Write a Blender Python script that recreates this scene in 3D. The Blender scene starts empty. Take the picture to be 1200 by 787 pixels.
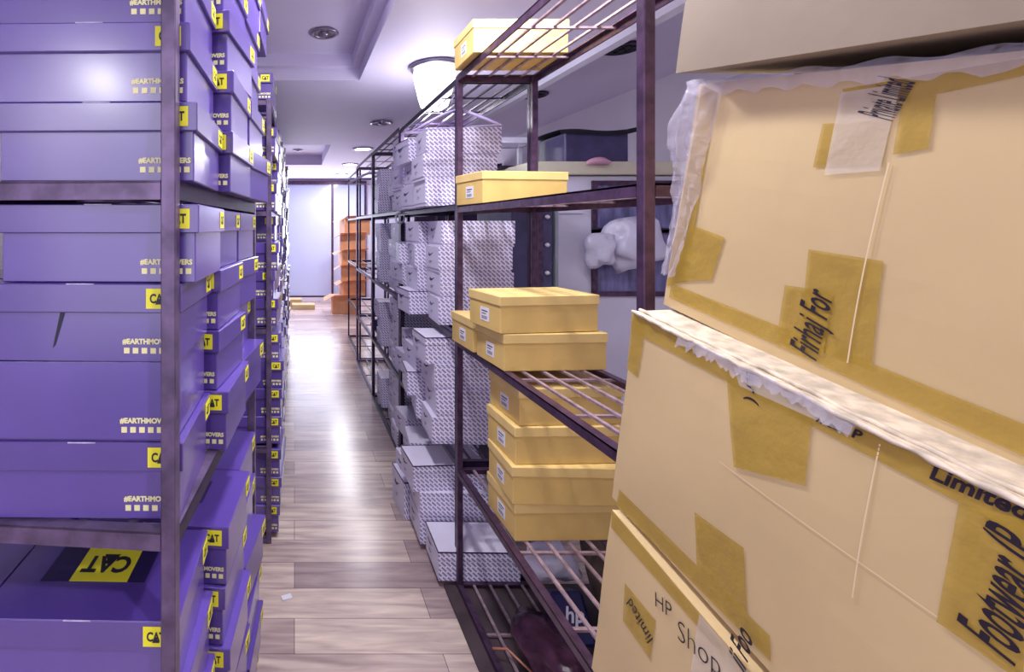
import bpy, bmesh, math, random
from mathutils import Vector, Matrix, Euler
random.seed(7)
C = bpy.context.scene.collection
R = math.radians

# ------------------------------------------------------------------ camera
F = 570.0; VX, VY, H = 345.0, 265.0, 1.45
cam_d = bpy.data.cameras.new('camera'); cam = bpy.data.objects.new('camera', cam_d); C.objects.link(cam)
cam.location = (0, 0, H); cam.rotation_euler = (R(90), 0, 0)
cam_d.sensor_width = 36; cam_d.lens = F / 1200 * 36
cam_d.shift_x = (600 - VX) / 1200; cam_d.shift_y = -(393.5 - VY) / 1200
cam_d.clip_start = 0.02
bpy.context.scene.camera = cam
# ------------------------------------------------------------------ world, exposure
w = bpy.data.worlds.new('world'); bpy.context.scene.world = w; w.use_nodes = True
bg = w.node_tree.nodes['Background']; bg.inputs[0].default_value = (0.80, 0.78, 1.0, 1); bg.inputs[1].default_value = 0.42
vs = bpy.context.scene.view_settings
vs.view_transform = 'Standard'; vs.look = 'None'; vs.gamma = 1; vs.use_curve_mapping = False; vs.exposure = 0.0

def light(name, kind, loc, energy, color=(1, 1, 1), size=0.2, sizey=None, rot=(0, 0, 0), spread=None):
    d = bpy.data.lights.new(name, kind); d.energy = energy; d.color = color
    if kind == 'AREA':
        d.size = size
        if sizey: d.shape = 'RECTANGLE'; d.size_y = sizey
        else: d.shape = 'DISK'
        if spread: d.spread = spread
    else: d.shadow_soft_size = size
    o = bpy.data.objects.new(name, d); C.objects.link(o); o.location = loc; o.rotation_euler = rot
    return o
# added fill behind the camera for the carton faces; daylight through the end glass
light('rear_fill_light', 'AREA', (-0.75, -1.35, 1.55), 14, (0.93, 0.88, 1.0), 1.6, 1.5, (R(90), 0, R(-42))).data.specular_factor = 0.1
light('end_glass_daylight', 'AREA', (0.2, 9.3, 1.5), 60, (0.84, 0.86, 1.0), 2.6, 1.6, (R(-90), 0, 0))

# ------------------------------------------------------------------ materials
def mat(name, col, rough=0.5, metal=0.0, var=0.0, scale=8.0, bump=0.0, spec=0.5, col2=None, emit=0, stretch=(1, 1, 1), rnd=0.0):
    m = bpy.data.materials.new(name); m.use_nodes = True
    nt = m.node_tree; n = nt.nodes; L = nt.links; b = n['Principled BSDF']
    b.inputs['Base Color'].default_value = (*col, 1); b.inputs['Roughness'].default_value = rough
    b.inputs['Metallic'].default_value = metal; b.inputs['Specular IOR Level'].default_value = spec
    tc = n.new('ShaderNodeTexCoord'); mp = n.new('ShaderNodeMapping'); mp.inputs['Scale'].default_value = stretch
    L.new(tc.outputs['Object'], mp.inputs['Vector'])
    nz = n.new('ShaderNodeTexNoise'); nz.inputs['Scale'].default_value = scale; nz.inputs['Detail'].default_value = 4
    L.new(mp.outputs[0], nz.inputs['Vector'])
    last = None
    if var > 0 or col2:
        mx = n.new('ShaderNodeMixRGB'); c2 = col2 or tuple(max(0, c * (1 - var)) for c in col)
        mx.inputs[1].default_value = (*col, 1); mx.inputs[2].default_value = (*c2, 1)
        rp = n.new('ShaderNodeMapRange'); rp.inputs[1].default_value = 0.35; rp.inputs[2].default_value = 0.65
        L.new(nz.outputs['Fac'], rp.inputs[0]); L.new(rp.outputs[0], mx.inputs[0]); last = mx.outputs[0]
    if rnd > 0:
        oi = n.new('ShaderNodeObjectInfo'); mr = n.new('ShaderNodeMapRange')
        mr.inputs[3].default_value = 1 - rnd; mr.inputs[4].default_value = 1 + rnd
        L.new(oi.outputs['Random'], mr.inputs[0])
        hs = n.new('ShaderNodeHueSaturation'); L.new(mr.outputs[0], hs.inputs['Value'])
        if last: L.new(last, hs.inputs['Color'])
        else: hs.inputs['Color'].default_value = (*col, 1)
        last = hs.outputs[0]
    if last: L.new(last, b.inputs['Base Color'])
    if bump > 0:
        bp = n.new('ShaderNodeBump'); bp.inputs['Strength'].default_value = bump; bp.inputs['Distance'].default_value = 0.01
        L.new(nz.outputs['Fac'], bp.inputs['Height']); L.new(bp.outputs[0], b.inputs['Normal'])
    if emit:
        b.inputs['Emission Color'].default_value = (*col, 1); b.inputs['Emission Strength'].default_value = emit
    return m

M = {}
M['purple'] = mat('violet_card', (0.100, 0.052, 0.335), 0.34, var=0.16, scale=5, bump=0.06, spec=0.8, rnd=0.12)
for k_, v_ in (('Coat Weight', 0.75), ('Coat Roughness', 0.20), ('Coat IOR', 1.6)): M['purple'].node_tree.nodes['Principled BSDF'].inputs[k_].default_value = v_
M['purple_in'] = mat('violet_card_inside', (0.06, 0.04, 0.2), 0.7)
M['edge'] = mat('scuffed_card_edge', (0.62, 0.56, 0.85), 0.6, var=0.4, scale=60)
M['yellow'] = mat('yellow_print', (0.86, 0.80, 0.03), 0.45)
M['cream'] = mat('cream_print', (0.85, 0.80, 0.42), 0.5)
M['black'] = mat('black_print', (0.015, 0.012, 0.03), 0.5)
M['dark_band'] = mat('dark_print_band', (0.022, 0.012, 0.085), 0.4)
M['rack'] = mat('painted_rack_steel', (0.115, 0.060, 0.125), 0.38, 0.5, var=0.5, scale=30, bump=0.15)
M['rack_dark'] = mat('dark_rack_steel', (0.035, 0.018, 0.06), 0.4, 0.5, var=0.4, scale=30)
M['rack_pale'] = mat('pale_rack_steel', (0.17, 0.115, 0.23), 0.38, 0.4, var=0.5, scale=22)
M['rod'] = mat('rack_rod_steel', (0.50, 0.36, 0.42), 0.35, 0.4, var=0.4, scale=40)
M['tan'] = mat('yellow_card', (0.74, 0.51, 0.165), 0.55, var=0.14, scale=9, bump=0.08, rnd=0.06)
M['tan_lid'] = mat('yellow_card_lid', (0.80, 0.58, 0.22), 0.5, var=0.1, scale=9, bump=0.06, rnd=0.05)
M['paper'] = mat('white_paper', (0.78, 0.76, 0.84), 0.6)
M['white_card'] = mat('white_card', (0.80, 0.76, 0.92), 0.5, var=0.08, scale=7)
M['carton'] = mat('brown_carton', (0.65, 0.485, 0.245), 0.55, var=0.10, scale=4, bump=0.15)
M['carton_grey'] = mat('grey_brown_carton', (0.35, 0.28, 0.195), 0.6, var=0.12, scale=5, bump=0.12)
M['carton_edge'] = mat('carton_torn_edge', (0.80, 0.68, 0.52), 0.7, var=0.4, scale=50)
M['crease'] = mat('carton_crease', (0.76, 0.61, 0.38), 0.5)
M['ink'] = mat('black_ink', (0.02, 0.012, 0.02), 0.5)
M['ceiling'] = mat('ceiling_paint', (0.74, 0.69, 0.90), 0.6, var=0.05, scale=1.5)
M['wall'] = mat('wall_paint', (0.80, 0.76, 0.84), 0.7, var=0.06, scale=1.5)
M['wall_end'] = mat('end_wall_paint', (0.70, 0.72, 0.92), 0.3, var=0.04, scale=1.0)
M['soffit'] = mat('white_trim_paint', (0.80, 0.78, 0.92), 0.45)
M['lamp_on'] = mat('lit_lamp', (1.0, 0.99, 0.93), 0.5, emit=4.5)
M['lamp_spot'] = mat('lit_downlight', (1.0, 0.97, 0.95), 0.5, emit=30)
M['lamp_off'] = mat('unlit_lamp_glass', (0.12, 0.10, 0.14), 0.25)
M['lamp_rim'] = mat('lamp_rim_metal', (0.30, 0.27, 0.36), 0.3, 0.7)
M['navy'] = mat('navy_plastic', (0.065, 0.055, 0.16), 0.4, var=0.3, scale=12, bump=0.1)
M['blackcloth'] = mat('black_cloth', (0.012, 0.01, 0.02), 0.7, bump=0.4, scale=30)
M['white_paint'] = mat('white_gloss_paint', (0.70, 0.68, 0.84), 0.4, var=0.06, scale=4)
M['ledge'] = mat('cream_board', (0.70, 0.66, 0.52), 0.5, var=0.1, scale=6)
M['pane'] = mat('blue_grey_glass', (0.20, 0.19, 0.42), 0.12, var=0.5, scale=9, stretch=(3, 3, 0.6))
M['pink'] = mat('pink_cloth', (0.60, 0.33, 0.45), 0.8, bump=0.3, scale=30)
M['orange_card'] = mat('orange_brown_card', (0.74, 0.34, 0.17), 0.6, var=0.2, scale=6, rnd=0.08)
M['maroon'] = mat('maroon_plastic', (0.07, 0.02, 0.05), 0.25, var=0.6, scale=20, bump=0.6)
M['copper'] = mat('copper_cable', (0.55, 0.22, 0.14), 0.35, 0.3)
M['hp_blue'] = mat('dark_blue_card', (0.012, 0.010, 0.09), 0.35)
M['lav'] = mat('lavender_plastic', (0.40, 0.34, 0.62), 0.35)

def clear_mat(name, col, alpha, rough=0.12, bump=0.6, scale=22):
    m = mat(name, col, rough, bump=bump, scale=scale); m.node_tree.nodes['Principled BSDF'].inputs['Alpha'].default_value = alpha
    return m
M['wrap'] = clear_mat('clear_plastic_wrap', (0.85, 0.82, 0.97), 0.27, 0.06, 1.0, 45)
M['bag'] = clear_mat('milky_plastic_bag', (0.78, 0.76, 0.95), 0.80)
M['tape'] = clear_mat('brown_packing_tape', (0.52, 0.34, 0.05), 0.68, 0.2, 0.5, 26)
M['tape_clear'] = clear_mat('clear_packing_tape', (0.86, 0.78, 0.66), 0.40, 0.15, 0.4, 30)

def pattern_mat():
    m = mat('white_card_with_diagonal_print', (0.62, 0.58, 0.80), 0.5)
    nt = m.node_tree; n = nt.nodes; L = nt.links; b = n['Principled BSDF']
    tc = n.new('ShaderNodeTexCoord'); sp = n.new('ShaderNodeSeparateXYZ'); L.new(tc.outputs['Object'], sp.inputs[0])
    cb = n.new('ShaderNodeCombineXYZ'); L.new(sp.outputs['X'], cb.inputs[0]); L.new(sp.outputs['Z'], cb.inputs[1])
    mp = n.new('ShaderNodeMapping'); mp.inputs['Rotation'].default_value = (0, 0, R(42)); L.new(cb.outputs[0], mp.inputs[0])
    br = n.new('ShaderNodeTexBrick'); L.new(mp.outputs[0], br.inputs['Vector'])
    br.inputs['Scale'].default_value = 1; br.inputs['Brick Width'].default_value = 0.030; br.inputs['Row Height'].default_value = 0.0135
    br.inputs['Mortar Size'].default_value = 0.0038; br.inputs['Mortar Smooth'].default_value = 0.3
    br.inputs['Color1'].default_value = (0.24, 0.19, 0.45, 1); br.inputs['Color2'].default_value = (0.34, 0.28, 0.56, 1)
    br.inputs['Mortar'].default_value = (0.86, 0.82, 0.96, 1)
    L.new(br.outputs['Color'], b.inputs['Base Color'])
    return m
M['pattern'] = pattern_mat()

def floor_mat():
    m = mat('wood_plank_laminate', (0.5, 0.4, 0.35), 0.24)
    nt = m.node_tree; n = nt.nodes; L = nt.links; b = n['Principled BSDF']
    tc = n.new('ShaderNodeTexCoord')
    br = n.new('ShaderNodeTexBrick'); L.new(tc.outputs['Object'], br.inputs['Vector'])
    br.offset = 0.37; br.inputs['Scale'].default_value = 1; br.inputs['Brick Width'].default_value = 0.80; br.inputs['Row Height'].default_value = 0.15
    br.inputs['Mortar Size'].default_value = 0.0012; br.inputs['Bias'].default_value = 0.0
    br.inputs['Color1'].default_value = (0.78, 0.66, 0.58, 1); br.inputs['Color2'].default_value = (0.40, 0.31, 0.32, 1)
    br.inputs['Mortar'].default_value = (0.16, 0.11, 0.12, 1)
    mp = n.new('ShaderNodeMapping'); mp.inputs['Scale'].default_value = (1.6, 14, 1); L.new(tc.outputs['Object'], mp.inputs[0])
    nz = n.new('ShaderNodeTexNoise'); nz.inputs['Scale'].default_value = 2.2; nz.inputs['Detail'].default_value = 7; nz.inputs['Distortion'].default_value = 0.6
    L.new(mp.outputs[0], nz.inputs['Vector'])
    rp = n.new('ShaderNodeValToRGB'); rp.color_ramp.elements[0].position = 0.3; rp.color_ramp.elements[0].color = (0.62, 0.55, 0.58, 1)
    rp.color_ramp.elements[1].position = 0.7; rp.color_ramp.elements[1].color = (1.12, 1.1, 1.05, 1); L.new(nz.outputs['Fac'], rp.inputs[0])
    mx = n.new('ShaderNodeMixRGB'); mx.blend_type = 'MULTIPLY'; mx.inputs[0].default_value = 1
    L.new(br.outputs['Color'], mx.inputs[1]); L.new(rp.outputs[0], mx.inputs[2]); L.new(mx.outputs[0], b.inputs['Base Color'])
    return m
M['floor'] = floor_mat()

# ------------------------------------------------------------------ mesh helpers
class MB:
    def __init__(s): s.v = []; s.f = []; s.m = []
    def add(s, vs_, fs, mi=0, mx=None):
        o = len(s.v)
        for v in vs_:
            v = Vector(v)
            s.v.append(tuple(mx @ v) if mx is not None else tuple(v))
        for f in fs: s.f.append(tuple(i + o for i in f)); s.m.append(mi)
    def box(s, x0, x1, y0, y1, z0, z1, mi=0, mx=None, fm=None):
        vs_ = [(x0, y0, z0), (x1, y0, z0), (x1, y1, z0), (x0, y1, z0), (x0, y0, z1), (x1, y0, z1), (x1, y1, z1), (x0, y1, z1)]
        fs = [(3, 2, 1, 0), (4, 5, 6, 7), (0, 1, 5, 4), (1, 2, 6, 5), (2, 3, 7, 6), (3, 0, 4, 7)]   # bottom top front right back left
        o = len(s.v)
        for v in vs_: s.v.append(tuple(mx @ Vector(v)) if mx is not None else v)
        for k, f in enumerate(fs): s.f.append(tuple(i + o for i in f)); s.m.append(fm[k] if fm else mi)
    def tube(s, pts, r, n=8, mi=0, cap=True):
        pts = [Vector(p) for p in pts]; o = len(s.v); up = None
        for i, p in enumerate(pts):
            d = (pts[min(i + 1, len(pts) - 1)] - pts[max(i - 1, 0)]).normalized()
            if up is None: up = Vector((0, 0, 1)) if abs(d.z) < 0.9 else Vector((1, 0, 0))
            a = d.cross(up).normalized(); b = a.cross(d).normalized(); up = b
            rr = r[i] if isinstance(r, (list, tuple)) else r
            for k in range(n):
                t = 2 * math.pi * k / n; s.v.append(tuple(p + a * math.cos(t) * rr + b * math.sin(t) * rr))
        for i in range(len(pts) - 1):
            for k in range(n):
                s.f.append((o + i * n + k, o + i * n + (k + 1) % n, o + (i + 1) * n + (k + 1) % n, o + (i + 1) * n + k)); s.m.append(mi)
        if cap:
            s.f.append(tuple(o + k for k in reversed(range(n)))); s.m.append(mi)
            e = o + (len(pts) - 1) * n; s.f.append(tuple(e + k for k in range(n))); s.m.append(mi)
    def lathe(s, prof, n=24, mi=0, mx=None):
        o = len(s.v)
        for r_, z in prof:
            for k in range(n):
                t = 2 * math.pi * k / n; v = Vector((r_ * math.cos(t), r_ * math.sin(t), z)); s.v.append(tuple(mx @ v) if mx is not None else tuple(v))
        for i in range(len(prof) - 1):
            for k in range(n):
                s.f.append((o + i * n + k, o + i * n + (k + 1) % n, o + (i + 1) * n + (k + 1) % n, o + (i + 1) * n + k)); s.m.append(mi)
    def mesh(s, name, mats):
        me = bpy.data.meshes.new(name); me.from_pydata(s.v, [], s.f)
        for m in mats: me.materials.append(m)
        for p, i in zip(me.polygons, s.m): p.material_index = i
        me.update(); return me
    def build(s, name, mats, parent=None, bevel=0, smooth=False, seg=1):
        if not isinstance(mats, (list, tuple)): mats = [mats]
        me = s.mesh(name, mats)
        if bevel or smooth:
            bm = bmesh.new(); bm.from_mesh(me)
            bmesh.ops.recalc_face_normals(bm, faces=bm.faces)
            if bevel: bmesh.ops.bevel(bm, geom=list(bm.edges), offset=bevel, segments=seg, affect='EDGES', clamp_overlap=True)
            if smooth:
                for f in bm.faces: f.smooth = True
            bm.to_mesh(me); bm.free()
        return link(name, me, parent)
def link(name, me, parent=None, loc=None, rot=None):
    o = bpy.data.objects.new(name, me); C.objects.link(o)
    if parent: o.parent = parent
    if loc: o.location = loc
    if rot: o.rotation_euler = rot
    return o
def empty(name, loc=(0, 0, 0), rot=(0, 0, 0), label=None, cat=None, group=None):
    o = bpy.data.objects.new(name, None); C.objects.link(o); o.location = loc; o.rotation_euler = rot; o.empty_display_size = 0.05
    return tag(o, label, cat, group)
def tag(o, label=None, cat=None, group=None, kind=None):
    if label: o['label'] = label
    if cat: o['category'] = cat
    if group: o['group'] = group
    if kind: o['kind'] = kind
    return o
def struct(o): o['kind'] = 'structure'; return o
def copy_tree(o, parent=None):
    c = o.copy(); C.objects.link(c); c.parent = parent
    for ch in o.children: copy_tree(ch, c)
    return c
def text_geo(txt, size, shear=0.0, bold=0.0, sx=1.0):
    cu = bpy.data.curves.new('tmp_text', 'FONT'); cu.body = txt; cu.size = size; cu.shear = shear; cu.offset = bold
    cu.align_x = 'CENTER'; cu.align_y = 'CENTER'; cu.resolution_u = 3
    o = bpy.data.objects.new('tmp_text', cu); C.objects.link(o)
    dg = bpy.context.evaluated_depsgraph_get(); me = o.evaluated_get(dg).to_mesh()
    vs_ = [(v.co.x * sx, v.co.y, 0) for v in me.vertices]; fs = [tuple(p.vertices) for p in me.polygons]
    o.evaluated_get(dg).to_mesh_clear(); bpy.data.objects.remove(o); bpy.data.curves.remove(cu)
    return vs_, fs
# matrices that stand a flat XY drawing up on a face
FRONT = Matrix(((1, 0, 0, 0), (0, 0, -1, 0), (0, 1, 0, 0), (0, 0, 0, 1)))       # faces -Y
SIDE = Matrix(((0, 0, 1, 0), (1, 0, 0, 0), (0, 1, 0, 0), (0, 0, 0, 1)))         # faces +X
SIDEN = Matrix(((0, 0, -1, 0), (-1, 0, 0, 0), (0, 1, 0, 0), (0, 0, 0, 1)))      # faces -X
def T(x, y, z): return Matrix.Translation((x, y, z))

# ------------------------------------------------------------------ the room
def room():
    b = MB(); b.box(-1.65, 2.95, -1.6, 9.6, -0.06, 0); struct(b.build('floor', M['floor']))
    ZC = 2.37
    b = MB(); t = 0.30
    # ceiling slab left open over the two recessed trays and the deeper strip on the right
    b.box(-1.65, -0.50, -1.6, 9.6, ZC, ZC + t); b.box(0.41, 1.55, -1.6, 9.6, ZC, ZC + t)
    b.box(-0.50, 0.41, 3.07, 5.5, ZC, ZC + t); b.box(-0.50, 0.41, 7.3, 9.6, ZC, ZC + t); b.box(-0.50, 0.41, -1.6, -0.9, ZC, ZC + t)
    b.box(-0.50, 0.41, -0.9, 3.07, ZC + 0.15, ZC + t); b.box(-0.50, 0.41, 5.5, 7.3, ZC + 0.15, ZC + t)
    b.box(1.55, 2.95, -1.6, 9.6, 2.60, 2.67)
    struct(b.build('ceiling', M['ceiling']))
    # stepped mouldings inside the near tray
    b = MB()
    for z0, z1, w_ in ((ZC + 0.075, ZC + 0.15, 0.05),):
        b.box(0.41 - w_, 0.41, -0.9, 3.07, z0, z1); b.box(-0.50, 0.41 - w_, 3.07 - w_, 3.07, z0, z1); b.box(-0.5, -0.5 + w_, -0.9, 3.07 - w_, z0, z1)
    struct(b.build('trim_1', M['ceiling']))
    b = MB(); b.box(1.545, 1.60, -1.6, 9.5, ZC - 0.035, ZC + 0.10); struct(b.build('trim_2', M['soffit']))
    b = MB(); b.box(-1.7, -1.6, -1.6, 9.6, 0, 2.67); struct(b.build('wall_left', M['wall']))
    b = MB(); b.box(2.85, 2.95, -1.6, 9.6, 0, 2.60); struct(b.build('wall_right', M['wall']))
    b = MB(); b.box(-1.6, 2.85, 9.5, 9.6, 0, 2.60); struct(b.build('wall_back', M['wall_end']))
    # glazed front set in the end wall: frame head, dark line, posts
    wf = MB(); wf.box(-0.5, 1.4, 9.44, 9.5, 2.26, 2.33); wf.box(-0.5, 1.4, 9.45, 9.5, 0.0, 0.10)
    for x in (-0.5, 0.72, 1.36): wf.box(x, x + 0.04, 9.45, 9.5, 0.1, 2.26)
    o = struct(wf.build('window_1', M['rack']))
    g = MB(); g.box(-0.46, 0.72, 9.47, 9.485, 0.1, 2.26); g.box(0.76, 1.36, 9.47, 9.485, 0.1, 2.26)
    g.build('pane', mat('frosted_glass', (0.62, 0.70, 1.0), 0.12, var=0.1, scale=0.6), o)
    b = MB(); b.box(-1.6, 2.85, 9.43, 9.44, 0, 0.07)
    b.box(-1.6, 2.85, 9.44, 9.45, 0, 0.07); struct(b.build('baseboard_back', M['soffit']))
    b = MB(); b.box(2.835, 2.85, -1.6, 9.43, 0, 0.08); struct(b.build('baseboard_right', M['soffit']))
room()

def downlight(x, y, z, on, label, r=0.055, energy=0):
    t = empty('downlight', (x, y, z), (0, 0, 0), label, 'ceiling light', 'recessed downlights')
    b = MB(); b.lathe([(r, 0.0), (r * 1.35, -0.004), (r * 1.45, -0.010), (r * 1.25, -0.016), (r, -0.012), (r * 0.95, 0.0)], 28)
    b.build('rim', M['lamp_rim'] if not on else M['soffit'], t, smooth=True)
    b = MB(); b.lathe([(r * 0.97, -0.010), (r * 0.6, -0.006), (r * 0.35, -0.003), (0.0001, -0.002)], 24)
    b.build('lens', M['lamp_spot'] if on else M['lamp_off'], t, smooth=True)
    if not on:
        b = MB(); b.lathe([(r * 0.42, -0.004), (r * 0.40, -0.018), (r * 0.2, -0.024), (0.0001, -0.025)], 16); b.build('bulb', M['lamp_rim'], t, smooth=True)
    if energy:
        l = light('downlight_glow', 'AREA', (0, 0, -0.03), energy, (0.96, 0.95, 1.0), r * 1.8); l.parent = t
downlight(0.165, 2.68, 2.52, False, 'dark unlit downlight in the near ceiling recess')
downlight(0.77, 4.3, 2.37, False, 'unlit downlight in the flat ceiling beyond the bright bulb', 0.07)
downlight(0.81, 5.76, 2.37, True, 'lit downlight in the flat ceiling, nearest of the three lit ones', 0.09, 22)
downlight(0.82, 7.2, 2.37, True, 'lit downlight in the flat ceiling, middle of the three lit ones', 0.09, 22)
downlight(0.83, 8.6, 2.37, True, 'lit downlight in the flat ceiling, farthest one near the end wall', 0.09, 22)
downlight(0.05, 6.0, 2.52, False, 'unlit downlight in the far ceiling recess, nearer one', 0.05)
downlight(0.05, 6.8, 2.52, False, 'unlit downlight in the far ceiling recess, farther one', 0.05)
def grille(x, y, label):
    t = empty('dark_spotlight', (x, y, 2.60), (0, 0, 0), label, 'ceiling light', 'dark round spotlights over the right side')
    b = MB(); b.lathe([(0.10, 0), (0.12, -0.005), (0.12, -0.015), (0.10, -0.022), (0.095, -0.01)], 28); b.build('rim', M['rack_dark'], t, smooth=True)
    b = MB(); b.lathe([(0.095, -0.012), (0.0001, -0.012)], 24)
    for k in range(8):
        a = k * math.pi / 4; b.lathe([(0.018, -0.012), (0.016, -0.024), (0.0001, -0.026)], 8, 0, T(0.06 * math.cos(a), 0.06 * math.sin(a), 0))
    b.lathe([(0.022, -0.012), (0.02, -0.026), (0.0001, -0.028)], 8)
    b.build('lens', M['blackcloth'], t)
grille(2.10, 3.12, 'dark round spotlight in the shaded ceiling, nearest by the thick post')
grille(2.08, 4.23, 'dark round spotlight in the shaded ceiling, middle one')
grille(2.05, 6.3, 'dark round spotlight in the shaded ceiling, farthest one')
# the bright bulb
t = empty('ceiling_lamp', (0.80, 2.78, 2.37), (0, 0, 0), 'glaring white ceiling lamp with a big cylindrical bulb', 'ceiling light')
b = MB(); b.lathe([(0.0001, 0), (0.14, 0), (0.145, -0.012), (0.135, -0.024), (0.12, -0.02), (0.0001, -0.02)], 32); b.build('rim', M['lamp_rim'], t, smooth=True)
b = MB(); b.lathe([(0.112, -0.018), (0.118, -0.06), (0.105, -0.12), (0.09, -0.19), (0.075, -0.235), (0.045, -0.255), (0.0001, -0.26)], 32); b.build('bulb', M['lamp_on'], t, smooth=True)
l = light('ceiling_lamp_glow', 'POINT', (0, 0, -0.36), 13, (0.97, 0.96, 1.0), 0.09); l.parent = t
# fittings over the camera end of the aisle
downlight(0.77, 1.35, 2.37, True, 'lit downlight in the flat ceiling above the near racks', 0.07, 14)
downlight(0.165, 1.45, 2.52, True, 'added fill lamp in the near ceiling recess, over the aisle', 0.08, 17)  # unseen lamp, added to brighten the box sides and carton faces
downlight(0.165, 0.85, 2.52, True, 'added fill lamp in the near ceiling recess, closest overhead', 0.08, 9)  # another added lamp out of view, lifts the left box sides
downlight(0.77, -0.2, 2.37, True, 'lit downlight in the flat ceiling above the near cartons', 0.07, 22)
downlight(-1.28, -1.35, 2.37, True, 'lit downlight in the ceiling corner behind the nearest violet boxes', 0.09, 20)

# ------------------------------------------------------------------ racks
def rack(label, x, y, ln, dp, levels, top, mi, post=0.030, yaw=0.0, mrod=None, side=1, group='slotted steel storage racks', rods=4, cross=None, name='storage_rack', rail=0.025, shade_side=False):
    """origin on the floor at the near aisle post; side=+1 goes to +X from the aisle, -1 to -X"""
    mrod = mrod or mi
    t = empty(name, (x, y, 0), (0, 0, yaw), label, 'rack', group)
    p = post
    for (px, py) in ((0, 0), (dp - p, 0), (0, ln - p), (dp - p, ln - p)):
        b = MB(); x0, x1 = (px, px + p) if side > 0 else (-px - p, -px)
        b.box(x0, x1, py, py + p, 0, top); b.build('post', mi, t, bevel=0.002)
    for z in levels + [top]:
        b = MB()
        xs = sorted((0.0005 * side, (dp - 0.0005) * side)); th = 0.006
        a, c = xs
        zt = z
        ds = 2 if shade_side else 0  # shade on the side rails painted in with the dark steel
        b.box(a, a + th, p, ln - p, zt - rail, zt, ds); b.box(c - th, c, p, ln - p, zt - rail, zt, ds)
        b.box(a, a + 0.022, p, ln - p, zt - 0.004, zt + .0005); b.box(c - 0.022, c, p, ln - p, zt - 0.004, zt + .0005)
        b.box(a + p, c - p, 0.001, 0.001 + th, zt - rail, zt); b.box(a + p, c - p, ln - th - 0.001, ln - 0.001, zt - rail, zt)
        b.box(a + p, c - p, 0.001, 0.022, zt - 0.004, zt + .0005); b.box(a + p, c - p, ln - 0.022, ln - 0.001, zt - 0.004, zt + .0005)
        for k in range(1, rods + 1):
            xx = a + (c - a) * k / (rods + 1); b.box(xx - 0.005, xx + 0.005, 0.01, ln - 0.01, zt - 0.006, zt + .0002, 1)
        for yy in (cross or [ln * .27, ln * .53, ln * .79]):
            b.box(a + .01, c - .01, yy - 0.005, yy + 0.005, zt - 0.012, zt - 0.0055, 1)
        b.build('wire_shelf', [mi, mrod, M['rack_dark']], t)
    return t
LV = [0.03, 0.49, 1.00, 1.53]
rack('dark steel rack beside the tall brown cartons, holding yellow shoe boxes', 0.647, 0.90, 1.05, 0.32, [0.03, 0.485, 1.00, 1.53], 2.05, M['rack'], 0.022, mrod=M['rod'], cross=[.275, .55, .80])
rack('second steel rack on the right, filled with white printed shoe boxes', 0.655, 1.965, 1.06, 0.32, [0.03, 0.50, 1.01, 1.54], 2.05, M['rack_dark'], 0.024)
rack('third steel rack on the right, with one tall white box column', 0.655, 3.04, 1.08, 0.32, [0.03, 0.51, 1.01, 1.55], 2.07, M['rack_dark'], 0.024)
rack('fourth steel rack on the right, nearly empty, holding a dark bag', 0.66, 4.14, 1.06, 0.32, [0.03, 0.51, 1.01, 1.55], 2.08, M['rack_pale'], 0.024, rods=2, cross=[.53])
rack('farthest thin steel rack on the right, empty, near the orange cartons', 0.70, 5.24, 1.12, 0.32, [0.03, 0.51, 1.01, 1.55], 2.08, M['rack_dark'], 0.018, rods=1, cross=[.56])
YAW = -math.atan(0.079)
rack('nearest left steel rack, crowded with violet shoe boxes', -0.186, 0.76, 0.80, 0.40, [0.03, 0.425, 0.970, 1.522], 2.05, M['rack_pale'], 0.024, yaw=YAW, side=-1, rail=.03, shade_side=True)
LR = [(2.22, -0.105), (3.30, -0.10), (4.38, -0.095), (5.46, -0.09)]
for i, (yy, xx) in enumerate(LR):
    rack(['second left steel rack from the front, packed with violet shoe boxes', 'third left steel rack from the front, packed with violet shoe boxes',
          'fourth left steel rack from the front, packed with violet shoe boxes', 'farthest left steel rack, packed with violet shoe boxes'][i],
         xx, yy, 1.04, 0.38, [0.03, 0.44, 0.985, 1.522], 2.03, M['rack_pale'], 0.024, side=-1)

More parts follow.
